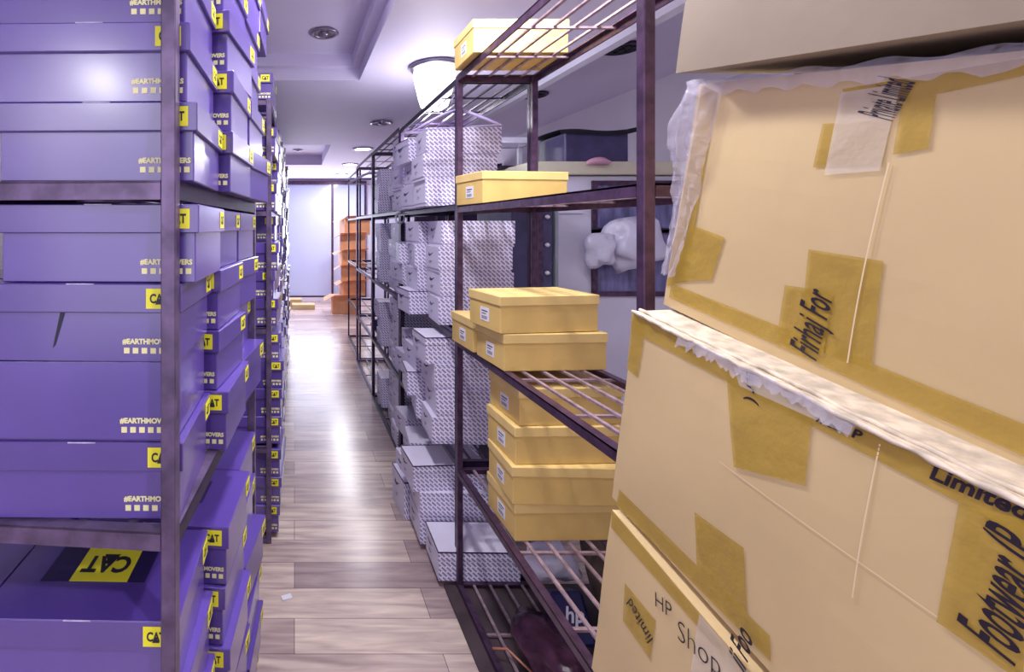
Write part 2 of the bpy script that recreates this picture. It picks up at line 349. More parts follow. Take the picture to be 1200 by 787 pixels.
# ------------------------------------------------------------------ violet shoe boxes
BW, BD, BH = 0.335, 0.240, 0.128
def cat_art(b, mx, wd, ht, mi_bg=0, mi_ink=1, flip=False):
    """yellow patch with the three black letters and the triangle over the middle one"""
    b.box(-wd / 2, wd / 2, -ht / 2, ht / 2, 0, 0.0006, mi_bg, mx)
    v, f = text_geo('CAT', ht * 0.64, 0, ht * 0.024, 0.74)
    m2 = mx @ T(0, -ht * 0.02, 0.0009)
    if flip: m2 = mx @ T(0, 0, 0.0009) @ Matrix.Rotation(math.pi, 4, 'Z')
    b.add(v, f, mi_ink, m2)
    b.add([(-wd * .15, -ht * .27, 0), (wd * .15, -ht * .27, 0), (0, ht * 0.00, 0)], [(0, 1, 2)], mi_ink, m2 @ T(0, 0, 0.0002))
def violet_proto(full=True, open_top=False):
    t = empty('shoe_box')
    b = MB(); w2, d2 = BW / 2 - 0.007, BD / 2 - 0.007
    if open_top:
        b.box(-w2, w2, -d2, d2, 0, 0.003); th = 0.003
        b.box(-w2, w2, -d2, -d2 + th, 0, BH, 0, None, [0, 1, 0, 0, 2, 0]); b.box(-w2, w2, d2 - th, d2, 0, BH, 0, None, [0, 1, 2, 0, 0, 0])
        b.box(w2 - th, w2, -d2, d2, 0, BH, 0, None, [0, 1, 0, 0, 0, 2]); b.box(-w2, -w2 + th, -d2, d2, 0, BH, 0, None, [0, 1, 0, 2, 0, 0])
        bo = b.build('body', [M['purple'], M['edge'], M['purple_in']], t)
    else:
        b.box(-w2, w2, -d2, d2, 0, BH - 0.003); bo = b.build('body', M['purple'], t, bevel=0.002)
    # slogan at the lower right of the front: words over four little squares
    s = MB(); v, f = text_geo('#EARTHMOVERS', 0.0115, 0, 0.0006, 1.0); xs = [p[0] for p in v]; k = 0.086 / (max(xs) - min(xs))
    s.add([(x * k, y, z) for x, y, z in v], f, 0, T(BW / 2 - 0.055, -d2 - 0.0008, 0.0335) @ FRONT)
    for q in range(6):
        cx = BW / 2 - 0.091 + q * 0.0145
        s.box(cx - 0.0046, cx + 0.0046, -0.0046, 0.0046, 0, 0.0005, 0, T(0, -d2 - 0.0003, 0.019) @ FRONT)
        pass
    s.build('slogan_print', [M['cream'], mat_rev], bo)
    if open_top: return t
    b = MB(); w2, d2 = BW / 2, BD / 2; lh = 0.047
    b.box(-w2, w2, -d2, d2, BH - lh, BH)
    bm_l = b.build('lid', M['purple'], t, bevel=0.0016)
    a = MB(); cat_art(a, T(BW / 2 - 0.036, -d2 - 0.0002, BH - 0.0235) @ FRONT, 0.042, 0.032)
    a.build('logo_label', [M['yellow'], M['black']], bm_l)
    a = MB(); cat_art(a, T(w2 + 0.0002, BD / 2 - 0.030, BH - 0.0235) @ SIDE, 0.042, 0.032)
    a.build('logo_label', [M['yellow'], M['black']], bm_l)
    if full:
        a = MB(); a.box(-0.105, 0.085, -0.035, 0.060, 0, 0.0004, 2, T(0, 0, BH + 0.0001))
        cat_art(a, T(0, 0.012, BH + 0.0005), 0.105, 0.092, flip=True)
        a.build('lid_logo', [M['yellow'], M['black'], M['dark_band']], bm_l)
        e = MB(); random.seed(3)
        for q in range(1):
            x = -0.02; l_ = .045
            e.box(x, min(x + l_, w2 - .002), -d2 - 0.0006, -d2 + random.uniform(0.0006, .0018), BH - 0.0012, BH + 0.0004)
        e.build('worn_edge', M['edge'], bm_l)
    return t
mat_rev = M['black']
P_full = violet_proto(True); P_open = violet_proto(True, True); P_far = violet_proto(False)
used = set(); ORD = ['bottom', 'second', 'third', 'fourth', 'fifth', 'sixth', 'seventh']
def place(proto, loc, rz, label, cat='box', group=None, ry=0, rx=0, scale=None):
    o = proto if proto.name not in used else copy_tree(proto)
    used.add(proto.name); 
    o.location = loc; o.rotation_euler = (rx, ry, rz)
    if scale: o.scale = scale
    tag(o, label, cat, group); return o
def vlabel(kind, row, n, col, shelf, rackn):
    r_ = 'alone' if n == 1 else ('topmost' if row == n - 1 else ORD[row] + (' up' if row else ''))
    return f'{kind} shoe box, {r_}, {col} stack, {shelf}, {rackn} left rack'
def violet(xr, yf, z, yaw, lab, group, proto=None, ry=0, rx=0):
    """xr,yf: the front right bottom corner"""
    ca, sa = math.cos(yaw), math.sin(yaw); cx, cy = -BW / 2, BD / 2
    return place(proto or P_full, (xr + cx * ca - cy * sa, yf + cx * sa + cy * ca, z), yaw, lab, 'shoe box', group, ry, rx)
def X(px, d): return (px - VX) / F * d
rr = random.Random(11)
# ---- nearest left rack: columns of boxes with the front right corner read at the column's depth
cols1 = {'upper shelf': (1.5235, [[231, 223, 221, 220, 220], [273, 274, 269, 265, 267], [295, 295, 291, 289, 291]]),
         'middle shelf': (0.9715, [[214, 210, 213, 233], [268, 257, 259, 256], [286, 276, 278, 282]]),
         'lower shelf': (0.4265, [[218, 214, 209], [270, 264, 268], [288, 284, 281]]),
         'floor level': (0.0315, [[222, 220, 218], [272, 268, 262], [288, 293, 291]])}
CN = ['nearest', 'middle', 'farthest']
for sh, (z0, cc) in cols1.items():
    for ci, col in enumerate(cc):
        yf = [0.785, 1.030, 1.275][ci]; z = z0
        for ri, px in enumerate(col):
            opn = (sh == 'middle shelf' and ci == 0 and ri == 1)
            kind = 'open lidless violet' if opn else 'violet'
            yaw = YAW + R(rr.uniform(-1.2, 1.2)) + (R(-4) if (ci and rr.random() < .3) else 0)
            if ci == 0: yaw = R(rr.uniform(-2.2, -0.6))
            hh = BH + 0.0008
            bx = violet(X(px, yf), yf + (rr.uniform(-.004, .002) if ci == 0 else 0), z, yaw, vlabel(kind, ri, len(col), CN[ci], sh, 'nearest'),
                   f'violet shoe boxes on the {sh} of the nearest left rack', P_open if opn else P_full)
            if sh == 'middle shelf' and ci == 0 and ri == 2:
                sl = MB(); c0 = (66 - 345) / F * yf - bx.location.x
                sl.add([(c0 + .006, 0, .083), (c0 + .014, 0, .083), (c0 - .002, 0, .028), (c0 - .007, 0, .022)], [(3, 2, 1, 0)], 0, T(0, -BD / 2 + .0062, 0))
                so = sl.build('torn_slit', M['black'], bx); so['label'] = 'dark torn slit'
            z += hh
        if sh == 'floor level': pass
for sh, z0, n, ks in (('lower shelf', 0.4265, 3, (0, 1)), ('middle shelf', 0.9715, 3, (0,))):
    for ci in ks:
        for ri in range(n):
            violet(X([216, 268][ci], [.785, 1.03][ci]) - BW - .012, [.80, 1.045][ci] + .01, z0 + ri * (BH + .0008), YAW * .5,
                   f'violet shoe box, {ORD[ri]} in the rear row, {CN[ci]} stack, {sh}, nearest left rack', f'violet shoe boxes in the rear row of the nearest left rack')
violet(-.10, 1.50, 2.0515, R(-2), 'violet shoe box alone on the top of the nearest left rack', None)
CN4 = ['nearest', 'second', 'third', 'farthest']
RN = ['second', 'third', 'fourth', 'farthest']
for i, (yy, xx) in enumerate(LR):
    for sh, z0, n in (('upper shelf', 1.5235, 3), ('middle shelf', 0.9865, 4), ('lower shelf', 0.4415, 4), ('floor level', 0.0315, 3), ('rack top', 2.0315, 1)):
        for ci in range(4):
            nn = n if i or sh != 'middle shelf' or ci else 3
            if sh == 'rack top' and (ci + i) % 2: continue
            if sh != 'rack top' and i == 3 and ci == 3: continue
            z = z0
            for ri in range(nn):
                low = {'upper shelf': 0.012, 'middle shelf': 0.022, 'lower shelf': 0.04, 'floor level': 0.035, 'rack top': 0.0}[sh]
                if i: low *= .6
                violet(xx + low + rr.uniform(-0.014, 0.016), yy + 0.03 + ci * 0.252, z, R(rr.uniform(-3, 3)),
                       vlabel('violet', ri, nn, CN4[ci], sh, RN[i]), f'violet shoe boxes on the {sh} of the {RN[i]} left rack', P_full if i == 0 else P_far)
                z += BH + 0.0008

# ------------------------------------------------------------------ white printed shoe boxes
WW, WD, WH = 0.330, 0.205, 0.115
def white_proto(black_rim=False):
    t = empty('white_shoe_box')
    b = MB(); w2, d2 = WW / 2 - .003, WD / 2 - .003
    b.box(-w2, w2, -d2, d2, 0, WH - .002, 0, None, [0, 0, 1, 0, 1, 0]); bo = b.build('body', [M['white_card'], M['pattern']], t)
    b = MB(); w2, d2 = WW / 2, WD / 2; lh = 0.032 if black_rim else 0.10
    b.box(-w2, w2, -d2, d2, WH - lh, WH, 0, None, [0, 0, 1, 0, 1, 0])
    if black_rim:
        e = 0.0025
        b.box(-w2 - .001, w2 + .001, -d2 - .001, -d2 + e, WH - e, WH + .001, 2); b.box(-w2 - .001, -w2 + e, -d2, d2, WH - e, WH + .001, 2)
        b.box(-w2 - .001, w2 + .001, d2 - e, d2 + .001, WH - e, WH + .001, 2)
    li = b.build('lid', [M['white_card'], M['pattern'], M['rack_dark']], t)
    s = MB(); mx = T(-w2 - .0004, 0.02, WH * .62) @ SIDEN
    s.add([(-.040, 0, 0), (-.012, -.006, 0), (.045, .016, 0), (-.010, .006, 0), (-.028, .014, 0)], [(0, 1, 2, 3, 4)], 0, mx)
    for q in range(3): s.box(-.02, .02 - q * .008, -.026 - q * .005, -.0245 - q * .005, 0, .0003, 0, mx)
    s.build('side_print', M['hp_blue'], li if not black_rim else bo)
    return t
P_w = white_proto(); P_wr = white_proto(True)
def white(xl, yf, z, rz, lab, group, proto=None, rx=0, ry=0, sc=None):
    ca, sa = math.cos(rz), math.sin(rz); cx, cy = WW / 2, WD / 2
    return place(proto or P_w, (xl + cx * ca - cy * sa, yf + cx * sa + cy * ca, z), rz, lab, 'shoe box', group, ry, rx, sc)
WN = ['nearest', 'second', 'third', 'farthest']
plan = [  # shelf, z, column depth, list of left edges X
    ('upper shelf', 1.5415, [(2.16, [.582, .572, .585]), (2.42, [.600, .606, .596]), (2.70, [.612, .604, .62])]),
    ('middle shelf', 1.0115, [(2.16, [.640, .648, .640, .652]), (2.42, [.60, .612, .60, .62]), (2.70, [.62, .60, .61])]),
    ('lower shelf', 0.5015, [(2.12, [.600, .618, .612, .60]), (2.40, [.60, .585, .60]), (2.70, [.625, .625, .62])]),
    ('bottom shelf', 0.0315, [(2.17, [.56, .56]), (2.41, [.575, .565, .570]), (2.70, [.625, .622, .62])])]
for sh, z0, cc in plan:
    for ci, (yf, col) in enumerate(cc):
        z = z0
        for ri, xl in enumerate(col):
            n = len(col); r_ = 'topmost' if ri == n - 1 else ORD[ri] + (' up' if ri else '')
            blk = (sh, ci, ri) in {('middle shelf', 1, 0), ('lower shelf', 1, 1), ('middle shelf', 2, 2), ('upper shelf', 1, 2), ('lower shelf', 0, 3)}
            white(xl + (.0 if not blk else -.03), yf, z, R(rr.uniform(-2.5, 2.5) + (rr.choice((-6, 5)) if ci else 0)), f'white diagonally printed shoe box, {r_}, {WN[ci]} stack, {sh}, second right rack', f'white shoe boxes on the {sh} of the second right rack', P_wr if blk else P_w)
            z += WH + .0008
white(0.575, 1.945, 0.0315, R(-1), 'white shoe box with black lid edge at the foot of the rack posts', 'loose white shoe boxes', P_wr)
white(0.53, 2.175, 0.262, R(3), 'white shoe box with black lid edge, jutting out above the floor boxes', 'loose white shoe boxes', P_wr)
white(0.475, 2.39, 0.002, R(5), 'white shoe box on the wooden floor poking into the aisle', 'loose white shoe boxes', P_wr, sc=(.6, 1, 1.6))
white(0.535, 2.17, 1.0115, R(-4), 'white shoe box with black lid edge in front of the middle shelf stack', 'loose white shoe boxes', P_wr) if False else None
# third right rack: one tall column on each level, and a few low ones
for sh, z0, cc in [('upper shelf', 1.5515, [(3.10, 4), (3.34, 3), (3.8, 3)]), ('middle shelf', 1.0115, [(3.10, 4), (3.36, 4), (3.8, 4)]), ('lower shelf', 0.5115, [(3.10, 4), (3.36, 2), (3.8, 3)]), ('bottom shelf', 0.0315, [(3.10, 4), (3.42, 3), (3.8, 2)])]:
    for ci, (yf, n) in enumerate(cc):
        z = z0
        for ri in range(n):
            r_ = 'topmost' if ri == n - 1 else ORD[ri] + (' up' if ri else '')
            white(0.672 + rr.uniform(-.02, .012) + (.03 if ci == 1 else 0), yf, z, R(rr.uniform(-2, 2)), f'white printed shoe box, {r_}, {WN[ci]} stack, {sh}, third right rack', f'white shoe boxes on the {sh} of the third right rack')
            z += WH + .0008

# ------------------------------------------------------------------ yellow shoe boxes
YW, YD, YH = 0.335, 0.205, 0.115
def yellow_proto():
    t = empty('yellow_shoe_box')
    b = MB(); w2, d2 = YW / 2 - .0035, YD / 2 - .0035
    b.box(-w2, w2, -d2, d2, 0, YH - .002); bo = b.build('body', M['tan'], t, bevel=.0015)
    b = MB(); w2, d2 = YW / 2, YD / 2; lh = .030
    b.box(-w2, w2, -d2, d2, YH - lh, YH); li = b.build('lid', M['tan_lid'], t, bevel=.0018)
    a = MB(); mx = T(-w2 + .0030, -0.005, .045) @ SIDEN
    a.box(-.028, .028, -.022, .022, 0, .0006, 0, mx); a.box(-.02, .018, .008, .012, .0006, .0008, 1, mx); a.box(-.02, .008, .000, .003, .0006, .0008, 1, mx)
    for q in range(9): a.box(-.02 + q * .0042, -.0185 + q * .0042 + (q % 2) * .001, -.017, -.006, .0006, .0008, 1, mx)
    a.build('size_label', [M['paper'], M['ink']], bo)
    return t
P_y = yellow_proto()
def yellow(xl, yf, z, rz, lab, rx=0, ry=0, sc=None):
    ca, sa = math.cos(rz), math.sin(rz); cx, cy = YW / 2, YD / 2
    return place(P_y, (xl + cx * ca - cy * sa, yf + cx * sa + cy * ca, z), rz, lab, 'shoe box', 'yellow shoe boxes on the nearest right rack', ry, rx, sc)
yellow(0.616, 1.68, 2.0515, 0, 'yellow shoe box alone on the wire top of the rack, under the ceiling')
yellow(0.665, 1.72, 1.532, R(8), 'yellow shoe box alone on the shelf at eye height')
yellow(0.645, 1.500, 1.0015, R(3), 'yellow shoe box at the middle of the rack, underneath another yellow box')
yellow(0.632, 1.495, 1.1185, R(7), 'yellow shoe box stacked on another, lid creased, middle of the rack')
yellow(0.632, 1.725, 1.0015, R(3), 'yellow shoe box behind the pair on the middle wire shelf')
yellow(0.672, 1.485, 0.4865, R(1), 'yellow shoe box, bottom of the four stacked under the middle shelf')
yellow(0.662, 1.480, 0.6025, R(-2), 'yellow shoe box, second up of the four under the middle shelf')
yellow(0.675, 1.490, 0.7185, R(1.5), 'yellow shoe box, third up of the four under the middle shelf')
yellow(0.690, 1.495, 0.8345, R(3), 'yellow shoe box, topmost of the four under the middle shelf')
bpy.context.view_layer.update()

# ------------------------------------------------------------------ big cartons, leaning towards the camera
def carton(label, X0, yf, z, pitch, L_, h, W_, m, flaps=True, open_line=True):
    t = empty('large_carton', (X0, yf, z), (R(pitch), 0, 0), label, 'carton', 'large shipping cartons piled on the right')
    b = MB(); n = 14; k = 10; vs_ = []; rn = random.Random(label)
    ph = rn.uniform(0, 6)
    def wob(s, u): return -0.007 * math.sin(math.pi * s) * math.sin(math.pi * u) + .0012 * math.sin(9 * s + ph) * math.sin(7 * u)
    for j in range(k + 1):
        for i in range(n + 1): vs_.append((wob(i / n, j / k), -L_ * i / n, h * j / k))
    fs = [(j * (n + 1) + i, j * (n + 1) + i + 1, (j + 1) * (n + 1) + i + 1, (j + 1) * (n + 1) + i) for j in range(k) for i in range(n)]
    N1 = n + 1; K = (k + 1) * N1
    for j in range(k + 1):
        for i in range(n + 1): vs_.append((W_, -L_ * i / n, h * j / k))
    fs += [tuple(reversed([q + K for q in f])) for f in fs[:]]
    for i in range(n): fs += [(i, i + K, i + 1 + K, i + 1), (k * N1 + i, k * N1 + i + 1, k * N1 + i + 1 + K, k * N1 + i + K)]
    for j in range(k): fs += [(j * N1, (j + 1) * N1, (j + 1) * N1 + K, j * N1 + K), (j * N1 + n, j * N1 + n + K, (j + 1) * N1 + n + K, (j + 1) * N1 + n)]
    b.add(vs_, fs); b.build('body', m, t, smooth=False)
    mx = Matrix.Translation((X0, yf, z)) @ Matrix.Rotation(R(pitch), 4, 'X')
    inv = mx.inverted(); o = inv @ Vector((0, 0, H))
    def hit(px, py):
        """where the line of sight through this spot of the photograph meets the carton's aisle face"""
        d = inv.to_3x3() @ Vector(((px - VX) / F, 1, -(py - VY) / F)); q = o + d * (-o.x / d.x); return q.y, q.z
    def onface(y, zz, e): return (wob(max(0, min(1, -y / L_)), max(0, min(1, zz / h))) - e, y, zz)
    def patch(name, quad, m_, e=.0012, lab=None):
        c = [hit(*q) for q in quad]; b = MB(); NN = 8; vs_ = []
        for j in range(NN + 1):
            for i in range(NN + 1):
                u, v = i / NN, j / NN
                y = (c[0][0] * (1 - u) + c[1][0] * u) * (1 - v) + (c[3][0] * (1 - u) + c[2][0] * u) * v
                zz = (c[0][1] * (1 - u) + c[1][1] * u) * (1 - v) + (c[3][1] * (1 - u) + c[2][1] * u) * v
                vs_.append(onface(y, min(zz, h), e))
        b.add(vs_, [(j * 9 + i, j * 9 + i + 1, (j + 1) * 9 + i + 1, (j + 1) * 9 + i) for j in range(8) for i in range(8)])
        o_ = b.build(name, m_, t); 
        if lab: o_['label'] = lab
        return o_
    def text(name, txt, p0, p1, hp, shear=0.3, bold=0, e=.0024, m_=None, cut=0):
        """baseline middle runs from p0 to p1 on the photo; hp = letter height in metres"""
        a = Vector(hit(*p0)); c = Vector(hit(*p1)); ln = (c - a).length
        v, f = text_geo(txt, hp, shear, bold); xs = [q[0] for q in v]; k_ = ln / (max(xs) - min(xs)); x0 = min(xs)
        ax = (c - a).normalized(); ay = Vector((ax.y, -ax.x)) * 1.0      # seen from the aisle
        b = MB(); b.add([onface(*(a + ax * ((q[0] - x0) * k_) + ay * q[1]), e) for q in v], f); b.build(name, m_ or M['ink'], t)
    return t, patch, text, (L_, h, W_)
# support cartons under the leaning ones
carton('brown carton at the very bottom of the pile, on the floor', 0.56, 0.86, 0.0, 0, 0.52, 0.215, 0.50, M['carton'])
carton('brown carton near the foot of the pile', 0.555, 0.875, 0.30, 8, 0.52, 0.27, 0.50, M['carton'])
# lowest visible
t3, patch, text, _ = carton('brown carton with black handwriting, lowest one showing in the pile', 0.540, 0.884, 0.648, 10, 0.54, 0.325, 0.50, M['carton'])
patch('tape_strip', [(717, 592), (905, 790), (905, 830), (717, 618)], M['tape'])
patch('tape_strip', [(735, 683), (772, 727), (766, 772), (733, 727)], M['tape'])
patch('tape_strip', [(823, 708), (885, 760), (880, 850), (812, 800)], M['tape_clear'], .0016)
text('tape_print', 'limited', (768, 752), (740, 702), 0.030, .2)
text('handwriting', 'HP', (771, 702), (791, 718), 0.030, .1, -.0003)
text('handwriting', 'Shop', (798, 738), (848, 782), 0.040, .1, -.0006)
text('tape_print', 'ji Foo', (866, 780), (876, 738), 0.034, .3, .0006)
# middle
t2, patch, text, dm = carton('brown carton with a torn pale upper rim, between the wrapped and the handwritten cartons', 0.552, 0.845, 0.980, 9.5, 0.56, 0.335, 0.50, M['carton'])
patch('tape_strip', [(741, 366), (1210, 578), (1210, 632), (741, 388)], M['tape'])
patch('tape_strip', [(741, 372), (758, 380), (748, 442), (735, 432)], M['tape'])
patch('tape_strip', [(853, 432), (955, 470), (952, 569), (868, 547)], M['tape'], .0018)
patch('tape_strip', [(819, 600), (878, 642), (878, 727), (819, 662)], M['tape'])
patch('tape_strip', [(1128, 590), (1220, 612), (1205, 800), (1106, 728)], M['tape'], .0018)
patch('tape_strip', [(727, 573), (905, 745), (905, 775), (723, 592)], M['tape'])
patch('tape_strip', [(862, 430), (1010, 490), (1000, 510), (870, 452)], M['tape_clear'], .0024)
text('tape_print', 'Footwear (P', (1166, 758), (1204, 628), 0.046, .3, .0008, .003)
text('tape_print', 'Limited', (1094, 552), (1216, 604), 0.019, .2, .0006)
text('tape_print', 'ear (', (882, 434), (886, 474), 0.020, .2, .0004)
text('tape_print', 'wear P', (958, 488), (1014, 512), 0.013, .2, .0004)
patch('crease', [(850, 540), (1195, 785), (1195, 787), (850, 541)], M['crease'], .0012)
patch('crease', [(1032, 520), (1034, 520), (1009, 700), (1007, 700)], M['crease'], .0012)
b = MB(); rn = random.Random(5)
# torn, pale upper rim of the middle carton
L_, h_, W_ = dm; pts = [(-.004 + rn.uniform(-.0015, .0015), -L_ * q / 40, h_ + .001 + rn.uniform(-.001, .002)) for q in range(41)]
b.tube(pts, [rn.uniform(.002, .0042) for _ in pts], 6); b.tube([(p[0] + .012, p[1], p[2] + .002) for p in pts], .003, 6); o = b.build('torn_edge', M['carton_edge'], t2, smooth=True); o['label'] = 'pale torn upper rim'
b = MB(); vs_ = []
for q in range(61):
    y = -0.10 - .22 * q / 60; vs_ += [(-.006, y, h_ + .004), (-.009 - .003 * rn.random(), y, h_ - rn.uniform(.004, .016))]
b.add(vs_, [(2 * q, 2 * q + 1, 2 * q + 3, 2 * q + 2) for q in range(60)]); b.build('ripped_tape', M['wrap'], t2)
b = MB(); b.add([(-.004, 0, h_ + .002), (-.004, -L_, h_ + .002), (.10, -L_, h_ + .006), (.10, 0, h_ + .006)], [(0, 1, 2, 3)]); o = b.build('top_flap', M['carton_edge'], t2); md = o.modifiers.new('thickness', 'SOLIDIFY'); md.thickness = .003; o['label'] = 'pale top flap'
# wrapped one
t1, patch, text, d1 = carton('brown carton in clear wrap with printed tape, right below the greyish carton', 0.607, 0.800, 1.322, 11.6, 0.56, 0.348, 0.48, M['carton'])
patch('tape_strip', [(824, 100), (842, 108), (806, 330), (782, 335)], M['tape'])
patch('tape_strip', [(812, 263), (853, 278), (836, 328), (788, 330)], M['tape'], .0018)
patch('tape_strip', [(969, 145), (1049, 140), (1040, 193), (960, 196)], M['tape'])
patch('tape_strip', [(1062, 116), (1102, 111), (1095, 174), (1054, 181)], M['tape'], .0018)
patch('tape_strip', [(990, 104), (1215, 66), (1215, 86), (990, 134)], M['tape'])
patch('tape_strip', [(955, 292), (1045, 306), (1026, 433), (940, 400)], M['tape'])
patch('tape_strip', [(925, 334), (985, 342), (968, 418), (912, 398)], M['tape'], .0018)
patch('tape_strip', [(788, 332), (1215, 500), (1215, 540), (785, 348)], M['tape'])
patch('tape_strip', [(990, 108), (1060, 98), (1040, 200), (975, 205)], M['tape_clear'], .0024)
text('tape_print', 'Firhaj For', (946, 416), (970, 340), 0.046, .3, .0006, .003)
text('tape_print', 'Private Limited', (1034, 138), (1058, 92), 0.050, .3, .0006, .003)
patch('crease', [(1049, 190), (1051, 190), (999, 425), (997, 425)], M['crease'], .0022)
# crumpled clear wrap over the far top corner
b = MB(); L_, h_, W_ = d1; nu, nv = 34, 40; vs_ = []; rn = random.Random(9)
for j in range(nv + 1):
    for i in range(nu + 1):
        u, v = i / nu, j / nv            # v down from the top, u from behind the corner round to the face
        s = (u - .55) * .20 if u < .55 else (u - .55) * .12
        z_ = h_ + .004 - v * .30
        wdt = 1 - .75 * max(0, v - .25)
        s *= wdt
        fold = .0045 * math.sin(21 * u + 5 * math.sin(6 * v)) + .003 * math.sin(37 * u + 17 * v) + .0030 * rn.uniform(-1, 1)
        out = .006 + .020 * math.exp(-((v - .25) / .2) ** 2)
        if s < 0: vs_.append((-s * .35 - out * .8 + fold, .004 + out * .5 + fold * .6, z_ + fold * .6))
        else: vs_.append((-.004 - out * max(0, 1 - s / .06) + fold * .6 * max(0, 1 - s / .10), -s + out * .3, z_ + fold * .3))
b.add(vs_, [(j * (nu + 1) + i, j * (nu + 1) + i + 1, (j + 1) * (nu + 1) + i + 1, (j + 1) * (nu + 1) + i) for j in range(nv) for i in range(nu)])
b.build('plastic_wrap', M['wrap'], t1, smooth=True)
b = MB(); vs_ = []
for q in range(41):
    y = .01 - .50 * q / 40; vs_ += [(.03, y, h_ + .003), (-.012, y, h_ + .004 + .003 * math.sin(q)), (-.006 + .003 * math.sin(q * 1.7), y, h_ - .012 - .008 * math.sin(q * .9) ** 2)]
b.add(vs_, [(3 * q + k_, 3 * q + k_ + 1, 3 * q + k_ + 4, 3 * q + k_ + 3) for q in range(40) for k_ in (0, 1)]); b.build('plastic_wrap', M['wrap'], t1, smooth=True)
# top
carton('greyish brown carton on top of the pile, its bottom edge overhanging', 0.566, 0.722, 1.677, 11, 0.56, 0.34, 0.50, M['carton_grey'])

# ------------------------------------------------------------------ things at the back right
t = empty('display_cabinet', (1.50, 3.00, 0), (0, 0, 0), 'white glazed cabinet standing behind the nearest right rack', 'cabinet')
b = MB(); b.box(0, 1.0, 0, 0.42, 0, 1.76); b.build('body', M['white_paint'], t, bevel=.004)
b = MB(); b.box(-.06, 1.06, -.04, 0.46, 1.765, 1.845); b.build('top_board', M['ledge'], t, bevel=.005)
for x0, x1, z0, z1 in ((.36, .86, 1.44, 1.70), (.36, .86, 1.05, 1.40), (.12, .24, 1.56, 1.66), (-.0, -.0, 0, 0)):
    if x1 <= x0: continue
    b = MB(); e = .03
    b.box(x0 - e, x1 + e, -.018, -.001, z1, z1 + e); b.box(x0 - e, x1 + e, -.018, -.001, z0 - e, z0); b.box(x0 - e, x0, -.018, -.001, z0, z1); b.box(x1, x1 + e, -.018, -.001, z0, z1)
    fr = b.build('window_frame', M['white_paint'] if x0 < .3 else M['rack'], t)
    b = MB(); b.box(x0, x1, -.010, -.004, z0, z1); b.build('pane', M['pane'], fr)
o = MB(); o.box(-.20, .20, -.16, .16, 0, .19); o = o.build('navy_box', M['navy'], None, bevel=.008)
t = o; t.location = (1.89, 3.2, 1.846); tag(t, 'navy blue storage box on top of the white cabinet', 'box')
b = MB(); nn = 24; vs_ = []
for j in range(nn + 1):
    for i in range(nn + 1):
        u, v = i / nn, j / nn; x = -.24 + .56 * u; y = -.19 + .38 * v
        z_ = .002 + .006 * math.sin(9 * u + 3 * v) + .006 + (.05 * (u - .75) * 2 if u > .75 else 0)
        if v < .04: z_ -= .03
        vs_.append((x, y, z_ + .006))
b.add(vs_, [(j * 25 + i, j * 25 + i + 1, (j + 1) * 25 + i + 1, (j + 1) * 25 + i) for j in range(24) for i in range(24)])
o = b.build('black_cloth', M['blackcloth'], None, smooth=True); o.location = (1.89, 3.2, 2.036); tag(o, 'black cloth thrown over the navy storage box', 'cloth')
t = empty('white_crate', (1.47, 3.35, 1.846), (0, 0, 0), 'white open frame crate left of the navy box', 'crate')
b = MB()
for x in (-.16, .12): b.box(x, x + .03, -.1, -.07, 0, .20); b.box(x, x + .03, .1, .13, 0, .20)
b.box(-.16, .15, -.10, -.07, .16, .20); b.box(-.16, .15, .10, .13, .16, .20); b.box(-.16, -.13, -.07, .10, .16, .20); b.box(.12, .15, -.07, .10, .16, .20); b.box(-.16,-.13,-.07,.10,0,.02); b.box(.12,.15,-.07,.10,0,.02); b.build('frame', M['white_paint'], t, bevel=.003)
b = MB(); b.box(-.15, .14, -.06, .09, .001, .015); b.build('base', M['rack_dark'], t)
def lump(name, loc, r, m, label, cat, seed=1, nse=.25, sc=(1, 1, 1), parent=None, sub=3, low=-9):
    bm = bmesh.new(); bmesh.ops.create_icosphere(bm, subdivisions=sub, radius=1); rn = random.Random(seed)
    ks = [(Vector((rn.uniform(-1, 1), rn.uniform(-1, 1), rn.uniform(-1, 1))) * 5, rn.uniform(0, 6)) for _ in range(9)]
    for v in bm.verts:
        k_ = sum(math.sin(v.co.dot(a) + p) for a, p in ks) / 9; k2 = sum(abs(math.sin(1.9 * v.co.dot(a) + p)) for a, p in ks) / 9
        v.co = v.co * (1 + nse * k_ * 2 + nse * (k2 - .6)); v.co = Vector((v.co.x * sc[0], v.co.y * sc[1], max(v.co.z, low) * sc[2])) * r
    for f in bm.faces: f.smooth = True
    me = bpy.data.meshes.new(name); bm.to_mesh(me); bm.free(); me.materials.append(m)
    o = link(name, me, parent, loc)
    if label: tag(o, label, cat)
    return o
lump('pink_cloth', (1.83, 2.93, 1.835), .055, M['pink'], 'small crumpled pink cloth on the cabinet top edge', 'cloth', 3, .2, (1.4, .6, .5), low=-.5)
lump('hanging_bag', (2.02, 2.88, 1.36), .15, M['bag'], 'milky white plastic bag hanging in front of the glazed cabinet', 'bag', 5, .35, (1.1, .45, 1.0))
lump('hanging_bag', (1.80, 2.86, 1.31), .085, M['bag'], 'small white plastic bag left of the larger hanging bag', 'bag', 8, .4, (1.0, .5, 1.2))
lump('crumpled_bag', (1.20, 2.60, 1.575), .06, M['bag'], 'small white bag behind the yellow box at eye height', 'bag', 9, .35, (1.2, 1, .8)) if False else None
